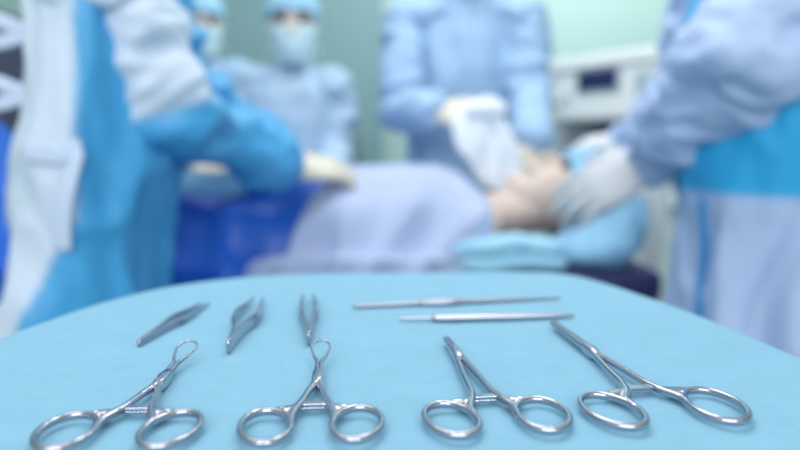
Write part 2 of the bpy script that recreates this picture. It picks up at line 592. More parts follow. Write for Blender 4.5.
handle('dissector_probe', (-34.5, 455), (127, 481), [(0, 1.8, 1.0), (0.04, 2.6, 1.4), (0.2, 2.5, 1.6), (0.3, 2.4, 1.9), (0.38, 4.6, 2.9), (0.46, 4.8, 3.0), (0.54, 2.6, 2.1), (0.75, 2.0, 1.5), (0.95, 1.2, 0.9), (1, 0.8, 0.6)],
       'long slim steel probe with a thicker middle, farther of the two crosswise', 'probe', M['steel_satin'], (0.3, 'flat_blade', 'handle'))
handle('scalpel_handle', (0, 419), (122, 427), [(0, 0.7, 0.8), (0.05, 1.2, 1.0), (0.17, 1.4, 1.2), (0.19, 2.4, 2.0), (0.24, 3.4, 2.3), (0.45, 3.2, 2.3), (0.7, 2.6, 2.2), (0.92, 1.7, 1.8), (1, 1.0, 1.2)],
       'steel scalpel handle with thin bare neck, nearer of the two lying crosswise', 'scalpel handle', M['steel'], (0.18, 'blade_neck', 'grip'))


# ------------------------------------------------------------------ operating table, patient drapes
TABLE_Z = 0.893
tb = thing('operating_table', (-0.35, 1.55, 0), 'operating table with navy mattress under the patient', 'operating table')
base = V((-0.35, 1.55, 0))
bevelbox('mattress', Geo().box((-0.41, 1.55, TABLE_Z - 0.035), (1.94, 0.52, 0.07)), M['mattress'], tb, base, 0.02)
bevelbox('table_frame', Geo().box((-0.41, 1.55, TABLE_Z - 0.1), (1.9, 0.5, 0.06)), M['table_steel'], tb, base, 0.008)
bevelbox('column', Geo().box((-0.38, 1.55, 0.45), (0.3, 0.3, 0.7)), M['table_steel'], tb, base, 0.03)
bevelbox('foot', Geo().box((-0.38, 1.55, 0.07), (1.0, 0.5, 0.14)), M['machine_grey'], tb, base, 0.03)


def hump(y, w=0.262):
    """0..1 bulk of the lying body across the table"""
    u = abs((y - 1.55) / w)
    return max(0.0, 1 - u ** 3.0) ** 0.6 if u < 1 else 0.0


def bulk(x):
    """height of the body above the mattress along the table"""
    xs = [-1.4, -1.27, -1.06, -0.92, -0.4, -0.2, 0.02, 0.09, 0.14, 0.185, 0.21]
    hs = [0.3, 0.33, 0.33, 0.16, 0.165, 0.175, 0.182, 0.18, 0.165, 0.13, 0.10]
    return float(np.interp(x, xs, hs))


def body_drape(name, mat, x0, x1, lift, left_edge, right_edge, hang, seed, amp):
    nx, nt = 90, 90
    g = Geo()
    for i in range(nx + 1):
        for j in range(nt + 1):
            t = j / nt                                               # 0 front hem .. 1 back hem
            # arclength-like layout: hang, slope, back hang
            if t < 0.25:
                y = 1.262 - lift
                z = TABLE_Z + 0.012 + lift - hang * (1 - t / 0.25)
                k = 0.0
            elif t > 0.85:
                y = 1.838 + lift
                z = TABLE_Z + 0.012 + lift - hang * (t - 0.85) / 0.15
                k = 0.0
            else:
                k = (t - 0.25) / 0.6
                y = 1.262 - lift + (0.576 + 2 * lift) * (0.5 - 0.5 * math.cos(math.pi * k)) * 0.8 + (0.576 + 2 * lift) * k * 0.2
                z = None
            e0, e1 = left_edge(t), right_edge(t)
            x = (x0 + e0) + (x1 + e1 - x0 - e0) * i / nx
            if z is None:
                z = TABLE_Z + 0.012 + lift + bulk(x) * hump(y)
            n1 = noise.noise(V((x * 5 + seed, y * 4, z * 4))) + 0.5 * noise.noise(V((x * 13 + seed, y * 6 + z * 5, seed)))
            ridge = 1 - abs(noise.noise(V((x * 6 - z * 4 + seed * 3, y * 3, z * 2))))
            front = 1.0 if t < 0.5 else 0.4
            fade = 1.0 if name == 'chest_drape' else min(1, max(0.1, (-0.26 - x) / 0.12))
            dsp = fade * amp * (n1 * 0.7 + ridge ** 3 * 0.9) * front
            g.v.append(V((x, y - max(0, dsp) * (1.4 if t < 0.4 else 0.5), z + max(0, dsp) * 0.3)))
    for i in range(nx):
        for j in range(nt):
            a = i * (nt + 1) + j
            g.f.append((a, a + 1, a + nt + 2, a + nt + 1))
    me = applied(g.mesh(name), [('SMOOTH', dict(factor=0.5, iterations=2)), ('SOLIDIFY', dict(thickness=0.003, offset=1))])
    return link(name, me, mat)


tag(body_drape('leg_drape', M['drape_navy'], -1.35, -0.06, 0.004, lambda t: 0, lambda t: 0, 0.3, 2.0, 0.05),
    'dark blue drape over the patient\'s legs, hanging down beneath the reaching arm', 'drape')
tag(body_drape('chest_drape', M['drape_lav'], -0.33, 0.17, 0.022, lambda t: 0.2 * min(1, max(0, (t - 0.2) / 0.28)), lambda t: -0.055 + 0.085 * math.exp(-((t - 0.42) / 0.08) ** 2) + 0.03 * math.sin(t * 40) * (t < 0.4), 0.2, 7.0, 0.032),
    'lavender drape covering the patient\'s chest and shoulder', 'drape')


# ------------------------------------------------------------------ people
def finger_chain(root, d, nrm, length, r, curl, base_curl):
    """three bending segments"""
    pts, rad = [root - d * 0.012, root], [r * 1.02, r * 1.05]
    ax = d.cross(nrm).normalized()
    cur = d.copy()
    p = root.copy()
    for k, (fr, extra) in enumerate(((0.45, base_curl), (0.31, curl), (0.24, curl * 0.8))):
        cur = Matrix.Rotation(-extra, 3, ax) @ cur
        p = p + cur * length * fr
        pts.append(p.copy())
        rad.append(r * (0.95 - 0.13 * k))
    return pts, rad


def hand_shape(g, wrist, d, nrm, side, curl=0.45, grow=1.0, size=1.0, splay=0.0):
    """palm, four fingers and a thumb; nrm = back of the hand, side = +1/-1 for the thumb side"""
    d = V(d).normalized()
    nrm = V(nrm)
    nrm = (nrm - d * nrm.dot(d)).normalized()
    s = d.cross(nrm).normalized() * side
    k = size
    w = V(wrist)
    g.loft([w - d * 0.01, w + d * 0.02 * k, w + d * 0.055 * k, w + d * 0.085 * k, w + d * 0.097 * k],
           [(0.028 * grow * k, 0.021 * grow * k), (0.033 * grow * k, 0.02 * grow * k), (0.041 * grow * k, 0.017 * grow * k), (0.041 * grow * k, 0.0145 * grow * k), (0.037 * grow * k, 0.011 * grow * k)], hint=nrm)
    for off, ln, root, rr in ((-0.031, 0.062, 0.086, 0.0078), (-0.0105, 0.076, 0.093, 0.0086), (0.0105, 0.082, 0.096, 0.009), (0.031, 0.074, 0.092, 0.0088)):
        dd = (d + s * off * (1.5 + splay)).normalized()
        pts, rad = finger_chain(w + d * root * k + s * off * k, dd, nrm, ln * k, rr * grow * k, curl * (1.15 if off < 0 else 1.0), curl * 0.6)
        g.loft(pts, rad, hint=nrm, seg=12)
    tb_ = w + d * 0.026 * k + s * 0.026 * k - nrm * 0.004
    td = (d * 0.72 + s * 0.62 - nrm * 0.32).normalized()
    td2 = (d * 0.92 + s * 0.25 - nrm * 0.35).normalized()
    g.loft([tb_ - td * 0.012 * k, tb_ + td * 0.018 * k, tb_ + td * 0.045 * k, tb_ + td * 0.045 * k + td2 * 0.03 * k],
           [0.014 * grow * k, 0.0135 * grow * k, 0.0105 * grow * k, 0.0085 * grow * k], hint=nrm, seg=12)


def lerp(a, b, t):
    return V(a) * (1 - t) + V(b) * t


class Person:
    def __init__(self, base, F, H, label, lean=0.0, U=(0, 0, 1), head_nod=0.0, name='person'):
        self.B, self.F, self.U, self.H = V(base), V(F).normalized(), V(U), H
        self.R = self.F.cross(self.U).normalized()
        self.lean = lean
        self.root = thing(name, self.B, label, 'person')
        self.nod = head_nod
        self.arms = {}

    def L(self, x, y, z):
        hip = self.H * 0.52
        if z > hip:
            y += self.lean * (z - hip)
        return self.B + self.R * x + self.F * y + self.U * z

    def head_frame(self):
        c = self.L(0, 0.035 + 0.06 * self.nod, self.H * 0.93)
        Rm = Matrix.Rotation(-self.nod, 3, self.R)
        f = Rm @ self.F
        u = Rm @ self.U
        return c, f, u, self.R

    def hp(self, x, y, z):
        c, f, u, r = self.head_frame()
        return c + r * x + f * y + u * z

    def arm(self, side, elbow, wrist, hand_dir, hand_nrm, thumb, curl=0.45, size=1.0, shoulder=None):
        """side +1 = the person's right"""
        sh = V(shoulder) if shoulder is not None else self.L(side * 0.185, 0, self.H * 0.812)
        self.arms[side] = (sh, V(elbow), V(wrist), V(hand_dir), V(hand_nrm), thumb, curl, size)

    def body(self, slim=0.86, depth=1.0):
        H, L, F = self.H, self.L, self.F
        g = Geo()
        tor = [(0.46, 0.12, 0.085, 0), (0.5, 0.165, 0.105, -0.005), (0.54, 0.168, 0.105, 0), (0.6, 0.142, 0.092, 0.0), (0.66, 0.146, 0.098, 0.005), (0.72, 0.16, 0.108, 0.005), (0.77, 0.165, 0.098, 0), (0.805, 0.15, 0.075, -0.005), (0.83, 0.095, 0.06, -0.008), (0.85, 0.06, 0.055, 0)]
        g.loft([L(0, y, z * H) for z, a, b, y in tor], [(a * slim, b * slim * depth) for z, a, b, y in tor], hint=F, seg=24)
        g.loft([L(0, 0, 0.83 * H), L(0, 0.005, 0.86 * H), lerp(L(0, 0.01, 0.875 * H), self.hp(0, -0.02, -0.09), 0.6), self.hp(0, -0.015, -0.03)], [0.06, 0.056, 0.055, 0.055], hint=F, seg=20)
        c, f, u, r = self.head_frame()
        hs = [(-0.118, 0.02, 0.016, 0.062), (-0.108, 0.036, 0.04, 0.042), (-0.085, 0.05, 0.066, 0.022), (-0.045, 0.062, 0.084, 0.009), (0, 0.069, 0.092, 0.0), (0.04, 0.073, 0.096, -0.003), (0.075, 0.066, 0.088, -0.006), (0.1, 0.048, 0.066, -0.008), (0.116, 0.022, 0.03, -0.008)]
        g.loft([self.hp(0, y, z) for z, a, b, y in hs], [(a, b) for z, a, b, y in hs], hint=f, seg=28)
        g.loft([self.hp(0, 0.088, 0.025), self.hp(0, 0.1, -0.005), self.hp(0, 0.108, -0.028), self.hp(0, 0.096, -0.038)], [0.007, 0.0095, 0.0145, 0.012], hint=r, seg=12)
        for s in (-1, 1):
            g.loft([self.hp(s * 0.07, 0.0, -0.028), self.hp(s * 0.078, -0.006, 0.002), self.hp(s * 0.079, -0.012, 0.028)], [(0.006, 0.011), (0.007, 0.018), (0.006, 0.013)], hint=f, seg=12)
            g.loft([self.hp(s * 0.012, 0.088, 0.026), self.hp(s * 0.035, 0.084, 0.03), self.hp(s * 0.056, 0.066, 0.024)], [0.007, 0.008, 0.007], seg=10)
        g.loft([self.hp(-0.024, 0.083, -0.066), self.hp(0, 0.094, -0.063), self.hp(0.024, 0.083, -0.066)], [0.004, 0.008, 0.004], seg=10)
        g.loft([self.hp(-0.02, 0.08, -0.076), self.hp(0, 0.09, -0.076), self.hp(0.02, 0.08, -0.076)], [0.004, 0.008, 0.004], seg=10)
        for s, (sh, el, wr, hd, hn, th, curl, size) in self.arms.items():
            neck_side = L(s * 0.075, 0, 0.81 * H)
            g.loft([neck_side, lerp(neck_side, sh, 0.6), sh, lerp(sh, el, 0.25), lerp(sh, el, 0.6), el, lerp(el, wr, 0.3), lerp(el, wr, 0.7), wr],
                   [0.043, 0.047, 0.046, 0.042, 0.038, 0.033, 0.035, 0.029, (0.027, 0.021)], hint=F, seg=18)
            hand_shape(g, wr, hd, hn, th, curl, grow=0.86, size=size)
        for s in (-1, 1):
            g.loft([L(s * 0.075, 0, 0.5 * H), L(s * 0.078, 0.004, 0.42 * H), L(s * 0.082, 0.006, 0.285 * H), L(s * 0.088, -0.008, 0.21 * H), L(s * 0.085, -0.012, 0.1 * H), L(s * 0.085, -0.01, 0.055 * H)], [0.07, 0.064, 0.05, 0.048, 0.036, 0.035], hint=F, seg=18)
            g.loft([L(s * 0.085, -0.05, 0.035), L(s * 0.088, 0.02, 0.045), L(s * 0.092, 0.11, 0.03), L(s * 0.095, 0.165, 0.022)], [(0.03, 0.03), (0.036, 0.04), (0.042, 0.026), (0.034, 0.018)], hint=self.U, seg=16)
        o = weld('body', g, M['skin'], self.root, self.B, voxel=0.0055, smooth=2)
        for s in (-1, 1):
            link('eye', Geo().ellipsoid(self.hp(s * 0.032, 0.0845, 0.008), (0.0125, 0.0125, 0.0125)).mesh('eye', self.B), M['eye'], self.root)
            link('eyebrow', Geo().loft([self.hp(s * 0.014, 0.096, 0.029), self.hp(s * 0.034, 0.093, 0.035), self.hp(s * 0.054, 0.076, 0.029)], [0.0035, 0.0045, 0.003], seg=8).mesh('eyebrow', self.B), M['brow'], self.root)
        return o

    def cap(self, mat, size=1.0, puff=0.0, low=0.03):
        g = Geo()
        c, f, u, r = self.head_frame()
        Rm = Matrix((r, f, u)).transposed()
        rr = (0.086 * size, 0.112 * size, 0.105 * size)
        seg, rings = 56, 16
        cc = self.hp(0, -0.012, 0.03)
        for i in range(rings + 1):
            th = math.pi * 0.6 * i / rings
            for k in range(seg):
                ph = 2 * math.pi * k / seg
                q = V((rr[0] * math.sin(th) * math.cos(ph), rr[1] * math.sin(th) * math.sin(ph), rr[2] * math.cos(th) * (1 + puff)))
                e = i / rings
                pl = (0.003 + 0.004 * e) * math.sin(ph * 14 + 2 * noise.noise(V((ph, i * 0.3, 1)))) * e
                q *= 1 + pl / 0.1 + 0.03 * noise.noise(q * 22)
                if i == rings:
                    q *= 0.94
                q.z += low * (1 if q.y > 0 else -0.9) * e * e * abs(math.sin(ph))
                g.v.append(cc + Rm @ q)
        for i in range(rings):
            for k in range(seg):
                k2 = (k + 1) % seg
                g.f.append((i * seg + k, (i + 1) * seg + k, (i + 1) * seg + k2, i * seg + k2))
        me = applied(g.mesh('cap', self.B), [('SOLIDIFY', dict(thickness=0.002, offset=0))])
        return link('cap', me, mat, self.root)

    def mask(self, mat):
        g = Geo()
        na, nz = 28, 16
        for j in range(nz + 1):
            z = -0.126 + 0.118 * j / nz
            e = j / nz
            for i in range(na + 1):
                a = math.radians(-78 + 156 * i / na)
                rx = 0.078 - 0.024 * (1 - e) ** 1.6
                ry = 0.112 - 0.018 * (1 - e) ** 2
                bulge = 0.012 * math.exp(-(a / 0.5) ** 2) * math.sin(math.pi * min(1, e * 1.0 + 0.15))
                pleat = 0.0025 * math.sin(e * 3 * 2 * math.pi) * math.cos(a)
                g.v.append(self.hp(rx * math.sin(a), 0.008 + (ry + bulge + pleat) * math.cos(a) - 0.012, z))
        for j in range(nz):
            for i in range(na):
                a = j * (na + 1) + i
                g.f.append((a, a + 1, a + na + 2, a + na + 1))
        me = applied(g.mesh('mask', self.B), [('SOLIDIFY', dict(thickness=0.002, offset=1))])
        m = link('face_mask', me, mat, self.root)
        for s in (-1, 1):
            for z0, z1 in ((-0.02, 0.03), (-0.1, -0.06)):
                link('mask_tie', Geo().loft([self.hp(s * 0.076, 0.02, z0), self.hp(s * 0.084, -0.03, (z0 + z1) / 2), self.hp(s * 0.06, -0.09, z1), self.hp(0, -0.112, z1)], [0.0025] * 4, seg=8).mesh('mask_tie', self.B), mat, m)
        return m

    def gloves(self, mat, cuff=0.05):
        for s, (sh, el, wr, hd, hn, th, curl, size) in self.arms.items():
            g = Geo()
            hand_shape(g, wr, hd, hn, th, curl, grow=1.06, size=size)
            d = (wr - el).normalized()
            g.loft([wr - d * cuff, wr - d * 0.015, wr + V(hd).normalized() * 0.012], [(0.041, 0.041), (0.036, 0.034), (0.032, 0.024)], hint=hn, seg=18)
            weld('glove', g, mat, self.root, self.B, voxel=0.0032, smooth=2)

    def gown(self, mats, pick=None, fine=1.0, sleeve=1.0, girth=1.0, amp=0.014, seed=1.0, hem=0.2, flare=1.0, depth=1.0, back=0.0):
        H, L, F = self.H, self.L, self.F
        g = Geo()
        tor = [(hem, 0.225 * flare, 0.185 * flare, 0), (0.33, 0.215 * flare, 0.175 * flare, 0), (0.45, 0.205, 0.165, 0), (0.54, 0.198, 0.15, 0), (0.6, 0.185, 0.138, 0), (0.68, 0.19, 0.14, 0.004), (0.74, 0.195, 0.138, 0.004), (0.785, 0.185, 0.118, 0), (0.815, 0.15, 0.092, -0.006), (0.838, 0.085, 0.078, -0.004), (0.85, 0.07, 0.068, 0)]
        g.loft([L(0, y - (back if z < 0.5 else 0), z * H) for z, a, b, y in tor], [(a * girth, b * girth * depth * (1 + 4 * back if z < 0.5 else 1)) for z, a, b, y in tor], hint=F, seg=32)
        U = self.U

        def folds(co, nr):
            rel = co - self.B
            z = rel.dot(U)
            p = V((rel.dot(self.R) * 10, rel.dot(F) * 10, z * 2.4 + seed * 5)) * fine
            p += V((noise.noise(co * 5), noise.noise(co * 5 + V((9, 0, 0))), 0)) * 0.5
            return amp * (1 - abs(noise.noise(p)) * 2 + 0.5 * noise.noise(co * 4) + 0.5 * (1 - abs(noise.noise(p * 2.3)) * 2))

        def wrinkles(co, nr):
            q = V((co.x * 9 + seed, co.y * 8, co.z * 15))
            return amp * (1 - abs(noise.noise(q)) * 2 + 0.5 * (1 - abs(noise.noise(q * 2.1)) * 2))

        o = weld('gown', g, mats, self.root, self.B, voxel=0.009, smooth=3, folds=folds, pick=(lambda co: pick(co, 0)) if pick else None)
        for s, (sh, el, wr, hd, hn, th, curl, size) in self.arms.items():
            k = sleeve
            g = Geo()
            neck_side = L(s * 0.1, 0, 0.808 * H)
            g.loft([neck_side, lerp(neck_side, sh, 0.6), sh, lerp(sh, el, 0.25), lerp(sh, el, 0.65), el, lerp(el, wr, 0.25), lerp(el, wr, 0.6), lerp(el, wr, 0.85), lerp(el, wr, 0.96)],
                   [0.072, 0.078, 0.078 * k, 0.076 * k, 0.073 * k, 0.07 * k, 0.066 * k, 0.056 * k, 0.046, 0.042], hint=F, seg=20)
            sl = weld('sleeve', g, mats, o, self.B, voxel=0.0075, smooth=3, folds=wrinkles, pick=(lambda co: pick(co, s)) if pick else None)
            d = (wr - el).normalized()
            c = Geo().loft([wr - d * 0.035, wr - d * 0.02, wr - d * 0.006], [0.0445, 0.042, 0.04], hint=hn, seg=20)
            link('cuff', c.mesh('cuff', self.B), M['cloth'], o)
        return o

    def lower(self):
        H, L = self.H, self.L
        g = Geo()
        for s in (-1, 1):
            g.loft([L(s * 0.072, 0, 0.44 * H), L(s * 0.08, 0.004, 0.3 * H), L(s * 0.085, 0.0, 0.15 * H), L(s * 0.09, 0, 0.06 * H)], [0.088, 0.078, 0.07, 0.068], hint=self.F, seg=18)
        weld('trousers', g, M['trousers'], self.root, self.B, voxel=0.012, smooth=3)
        for s in (-1, 1):
            c = Geo()
            c.loft([L(s * 0.085, -0.07, 0.038), L(s * 0.088, 0.02, 0.05), L(s * 0.092, 0.12, 0.042), L(s * 0.095, 0.175, 0.036)], [(0.04, 0.04), (0.048, 0.05), (0.053, 0.042), (0.046, 0.036)], hint=self.U, seg=18)
            link('shoe', c.mesh('shoe', self.B), M['shoe'], self.root)

    def on_cloth(self, cloth, px, py, off=0.004):
        """point on the outside of a garment where the photo shows the mark"""
        me = cloth.data
        bvh = BVHTree.FromPolygons([v.co + self.B for v in me.vertices], [tuple(p.vertices) for p in me.polygons])
        o = V((0, 0, CAM_Z))
        d = (P(px, py, 1.0) - o).normalized()
        hit, nr, _, _ = bvh.ray_cast(o, d)
        return hit + nr * off if hit else P(px, py, 0.95)

    def ribbon(self, pts, wdt, mat, hint, gown):
        s = spline([tuple(p) for p in pts], 6)
        g = Geo().loft([V(p) for p in s], [(wdt, 0.003)] * len(s), hint=hint, seg=12)
        return link('waist_tie', g.mesh('waist_tie', self.B), mat, gown)


# --- person at the left, back to the camera's left, reaching over the patient
A = Person((-0.505, 0.99, 0), (1, 0.06, 0), 1.72, 'person at left in blue gown tied behind, reaching a gloved hand over the patient', lean=0.14, head_nod=0.45)
A.arm(1, P(168, 112, 0.95), P(278, 166, 1.26), (0.8, 0.6, -0.04), (0.1, -0.5, 1), -1, 0.28, shoulder=P(112, -42, 0.9), size=1.22)
A.arm(-1, P(188, 92, 1.22), P(284, 158, 1.46), (0.8, 0.5, -0.1), (0.2, -0.2, 1), 1, 0.4, shoulder=P(135, -45, 1.13))
A.body(0.8, 0.78)
A.lower()


def step(a, b, x):
    t = max(0.0, min(1.0, (x - a) / (b - a)))
    return t * t * (3 - 2 * t)


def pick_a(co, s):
    """1 = pale tone, partly painted light: gown back and near upper sleeve"""
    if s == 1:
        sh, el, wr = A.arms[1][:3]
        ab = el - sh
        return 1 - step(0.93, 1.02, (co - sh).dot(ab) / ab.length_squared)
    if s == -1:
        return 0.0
    return 1 - step(-0.446, -0.432, co.x + 0.55 * max(0, 1.06 - co.z) - 0.05 * max(0, co.z - 1.0) + 0.015 * noise.noise(V((1, 2, co.z * 6))))  # pale narrows downward: shade on the lower back put into the colour


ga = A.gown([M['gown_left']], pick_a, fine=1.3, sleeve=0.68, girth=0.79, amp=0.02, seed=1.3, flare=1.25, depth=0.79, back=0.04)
A.gloves(M['glove'])
A.cap(M['cap'])
A.mask(M['mask'])
sa = [A.on_cloth(ga, x, y, 0.006) for x, y in ((72, 152), (66, 185), (62, 215), (63, 248))]
A.ribbon(sa, 0.013, M['gown_back'], (0, 1, 0), ga)
sa = [A.on_cloth(ga, x, y, 0.006) for x, y in ((30, 150), (45, 152), (60, 153), (78, 149))]
A.ribbon(sa, 0.016, M['gown_back'], (0, 1, 0), ga)
for y0 in (30, 92):                                                   # bows standing off the back
    k = A.on_cloth(ga, 22, y0, 0.002)
    A.ribbon([k, k + V((-0.03, -0.01, 0.012)), k + V((-0.052, 0, 0.004)), k + V((-0.045, 0.005, -0.016)), k + V((-0.02, 0, -0.014)), k + V((0.004, 0, -0.004))], 0.011, M['gown_back'], (0, 1, 0), ga)

# --- masked person facing us in the middle distance
Mm = Person((-0.355, 2.14, 0), (0.12, -1, 0), 1.675, 'person in pale gown, cap and white mask facing forward behind the patient', head_nod=0.12)
Mm.arm(1, P(240, 146, 2.1), P(285, 174, 1.93), (0.85, -0.35, -0.15), (0.1, -0.6, 0.8), -1, 0.4, shoulder=Mm.L(0.15, 0, 1.675 * 0.785))
Mm.arm(-1, P(336, 148, 2.1), P(330, 178, 1.93), (-0.6, -0.5, -0.3), (0, -0.6, 0.8), 1, 0.4, shoulder=Mm.L(-0.15, 0, 1.675 * 0.785))
Mm.body()
Mm.lower()
Mm.gown([M['gown_mid']], amp=0.014, seed=3.1, girth=0.86, sleeve=0.7)
Mm.gloves(M['glove'])
Mm.cap(M['cap'])
Mm.mask(M['mask'])

# --- masked person half hidden behind the left one
Bp = Person((-0.79, 2.55, 0), (0.35, -1, 0), 1.765, 'person in cap and pale mask, partly hidden behind the arm of the person at left', head_nod=0.2)
Bp.arm(1, P(164, 130, 2.5), P(200, 160, 2.3), (0.4, -0.8, -0.2), (0, -0.5, 0.8), -1, 0.4)
Bp.arm(-1, P(252, 130, 2.55), P(228, 160, 2.32), (-0.3, -0.8, -0.3), (0, -0.5, 0.8), 1, 0.4)
Bp.body()
Bp.lower()
Bp.gown([M['gown_light']], amp=0.014, seed=5.7, girth=0.85, sleeve=0.75)
Bp.gloves(M['glove'])
Bp.cap(M['cap'])
Bp.mask(M['mask'])

# --- surgeon facing us at the centre, head above the frame
Cp = Person((0.205, 2.06, 0), (0.0, -1, 0), 1.9, 'person in light blue gown at centre behind the patient, cropped above the shoulders', lean=0.14, head_nod=0.5)
Cp.arm(1, P(402, 112, 1.88), P(434, 112, 1.66), (0.95, -0.2, 0.12), (0.1, -0.6, 0.8), 1, 0.55)
Cp.arm(-1, P(528, 96, 1.9), P(531, 140, 1.68), (-0.12, -0.35, -0.9), (0.2, -0.95, 0.2), -1, 0.35)
Cp.body()
Cp.lower()
Cp.gown([M['gown_light']], amp=0.016, seed=8.2, girth=0.86, sleeve=0.8)
Cp.gloves(M['glove'])
Cp.cap(M['cap'])
Cp.mask(M['mask'])

# --- person at the right with folded sleeves, holding the patient's head
Rp = Person((0.635, 1.04, 0), (-1, 0.1, 0), 1.74, 'person in pale periwinkle gown close at right, gloved hands on the patient\'s head', lean=0.08, head_nod=0.4)
Rp.arm(-1, P(750, 56, 0.90), P(652, 160, 1.17), (-0.84, 0.3, -0.5), (0.1, -0.75, 0.65), 1, 0.3, shoulder=P(836, -45, 0.9), size=1.25)
Rp.arm(1, P(700, 105, 1.36), P(625, 140, 1.58), (-0.9, 0.1, -0.1), (0, -0.3, 1), -1, 0.7)
Rp.body()
Rp.lower()


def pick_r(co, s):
    """1 = blue painted on the upper trunk for shade beneath the arm"""
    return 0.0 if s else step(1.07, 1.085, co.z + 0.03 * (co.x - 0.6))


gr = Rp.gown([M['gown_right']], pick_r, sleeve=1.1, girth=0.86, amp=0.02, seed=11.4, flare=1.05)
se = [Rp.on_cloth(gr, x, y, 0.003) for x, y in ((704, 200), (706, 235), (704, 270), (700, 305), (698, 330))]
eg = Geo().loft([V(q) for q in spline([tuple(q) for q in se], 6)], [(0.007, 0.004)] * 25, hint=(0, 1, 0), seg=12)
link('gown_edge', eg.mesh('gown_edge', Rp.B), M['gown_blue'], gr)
Rp.gloves(M['glove_grey'])
Rp.cap(M['cap'])
Rp.mask(M['mask'])

# --- the patient
PT = Person((-1.17, 1.54, 0.986), (0, 0, 1), 1.69, 'patient lying on the table, head to the right in a blue cap', U=(1, 0, 0), head_nod=0.12)
for s in (-1, 1):
    sh = PT.L(s * 0.155, -0.025, PT.H * 0.8)
    PT.arm(s, PT.L(s * 0.175, -0.055, PT.H * 0.63), PT.L(s * 0.165, -0.055, PT.H * 0.48), (-1, 0, -0.02), (0, 0, 1), s, 0.3, shoulder=sh)
PT.body()
PT.cap(M['cap_blue'], size=1.12, puff=0.25)


# ------------------------------------------------------------------ things round the patient
def folded_towel():
    t = thing('folded_towel', P(505, 262, 1.27), 'folded pale blue towel on the table edge beside the patient\'s neck', 'towel')
    b = V(t.location)
    for k, (dz, wx, wz) in enumerate(((0.0, 0.118, 0.02), (0.034, 0.108, 0.019))):
        g = Geo()
        c = P(505, 258, 1.30)
        pts, rad = [], []
        for i in range(15):
            u = i / 14 - 0.5
            pts.append(V((c.x + u * 2 * wx, 1.298 + 0.006 * math.sin(u * 9), TABLE_Z + 0.022 + dz + 0.004 * math.sin(u * 7 + k))))
            rad.append((0.034 * (1 - abs(u) ** 4 * 2), wz * (1 - abs(u) ** 4 * 4)))
        g.loft(pts, rad, seg=24, power=3)
        weld('towel_fold', g, M['towel'], t, b, voxel=0.005, smooth=2, folds=lambda co, nr: 0.003 * noise.noise(co * 30))


folded_towel()


def sheet(name, corners, nu, nv, mat, amp, seed, thick=0.0025, parent=None):
    """wavy cloth patch between four rows of control points"""
    rows = [spline([tuple(p) for p in r], 8) for r in corners]
    k = len(rows[0])
    cols = [spline([tuple(rows[r][i]) for r in range(len(rows))], 8) for i in range(k)]
    g = Geo()
    for c in cols:
        for q in c:
            q = V(q)
            q += V((0.3, -1, 0.4)) * amp * (noise.noise(V((q.x * 28 + seed, q.y * 10, q.z * 9))))
            g.v.append(q)
    m = len(cols[0])
    for i in range(len(cols) - 1):
        for j in range(m - 1):
            a = i * m + j
            g.f.append((a, a + 1, a + m + 1, a + m))
    me = applied(g.mesh(name), [('SOLIDIFY', dict(thickness=thick, offset=0))])
    return link(name, me, mat, parent)


tag(sheet('gauze_cloth', [[P(448, 118, 1.58), P(475, 112, 1.57), P(502, 112, 1.58)], [P(455, 140, 1.56), P(484, 138, 1.55), P(514, 136, 1.57)], [P(470, 165, 1.55), P(496, 168, 1.54), P(526, 164, 1.57)], [P(486, 186, 1.55), P(508, 194, 1.54), P(530, 188, 1.57)]], 20, 20, M['cloth'], 0.02, 3.0),
    'white gauze cloth hanging from the centre person\'s gloved hand', 'cloth')
tag(sheet('white_pad', [[P(466, 104, 1.56), P(485, 99, 1.56), P(504, 104, 1.56)], [P(466, 110, 1.55), P(485, 108, 1.54), P(505, 111, 1.55)], [P(468, 117, 1.56), P(486, 118, 1.55), P(503, 118, 1.56)]], 10, 10, M['cloth'], 0.008, 9.0, 0.012),
    'small bright white pad held beside the centre person\'s gloved fingers', 'pad')

rc = thing('rolled_cloth', (-0.45, 1.37, 1.06), 'pale cyan cloth rolled up on the dark drape under the left person\'s arm', 'cloth')
g = Geo()
rp = [(-0.56, 1.345, 1.13), (-0.55, 1.33, 1.09), (-0.52, 1.322, 1.078), (-0.46, 1.322, 1.076), (-0.40, 1.324, 1.074), (-0.35, 1.328, 1.074)]
g.loft([V(q) for q in spline(rp, 6)], [0.026] * 31, seg=16)
weld('roll', g, M['towel'], rc, V(rc.location), voxel=0.005, smooth=2, folds=lambda co, nr: 0.008 * noise.noise(V((co.x * 20, co.y * 40, co.z * 40))))

# blue cloth bunched beneath the head, hanging off the table end
tag(sheet('head_cloth', [[P(552, 238, 1.36), P(590, 222, 1.36), P(625, 205, 1.37), P(644, 192, 1.4)], [P(556, 252, 1.34), P(592, 240, 1.32), P(628, 226, 1.33), P(648, 210, 1.38)], [P(570, 262, 1.33), P(600, 258, 1.3), P(632, 248, 1.31), P(646, 232, 1.36)], [P(588, 266, 1.34), P(606, 268, 1.33), P(630, 264, 1.34), P(640, 250, 1.37)]], 20, 20, M['cap_blue'], 0.035, 5.0, 0.006),
    'blue cloth bunched under the patient\'s head, below the grey gloved hand', 'cloth')


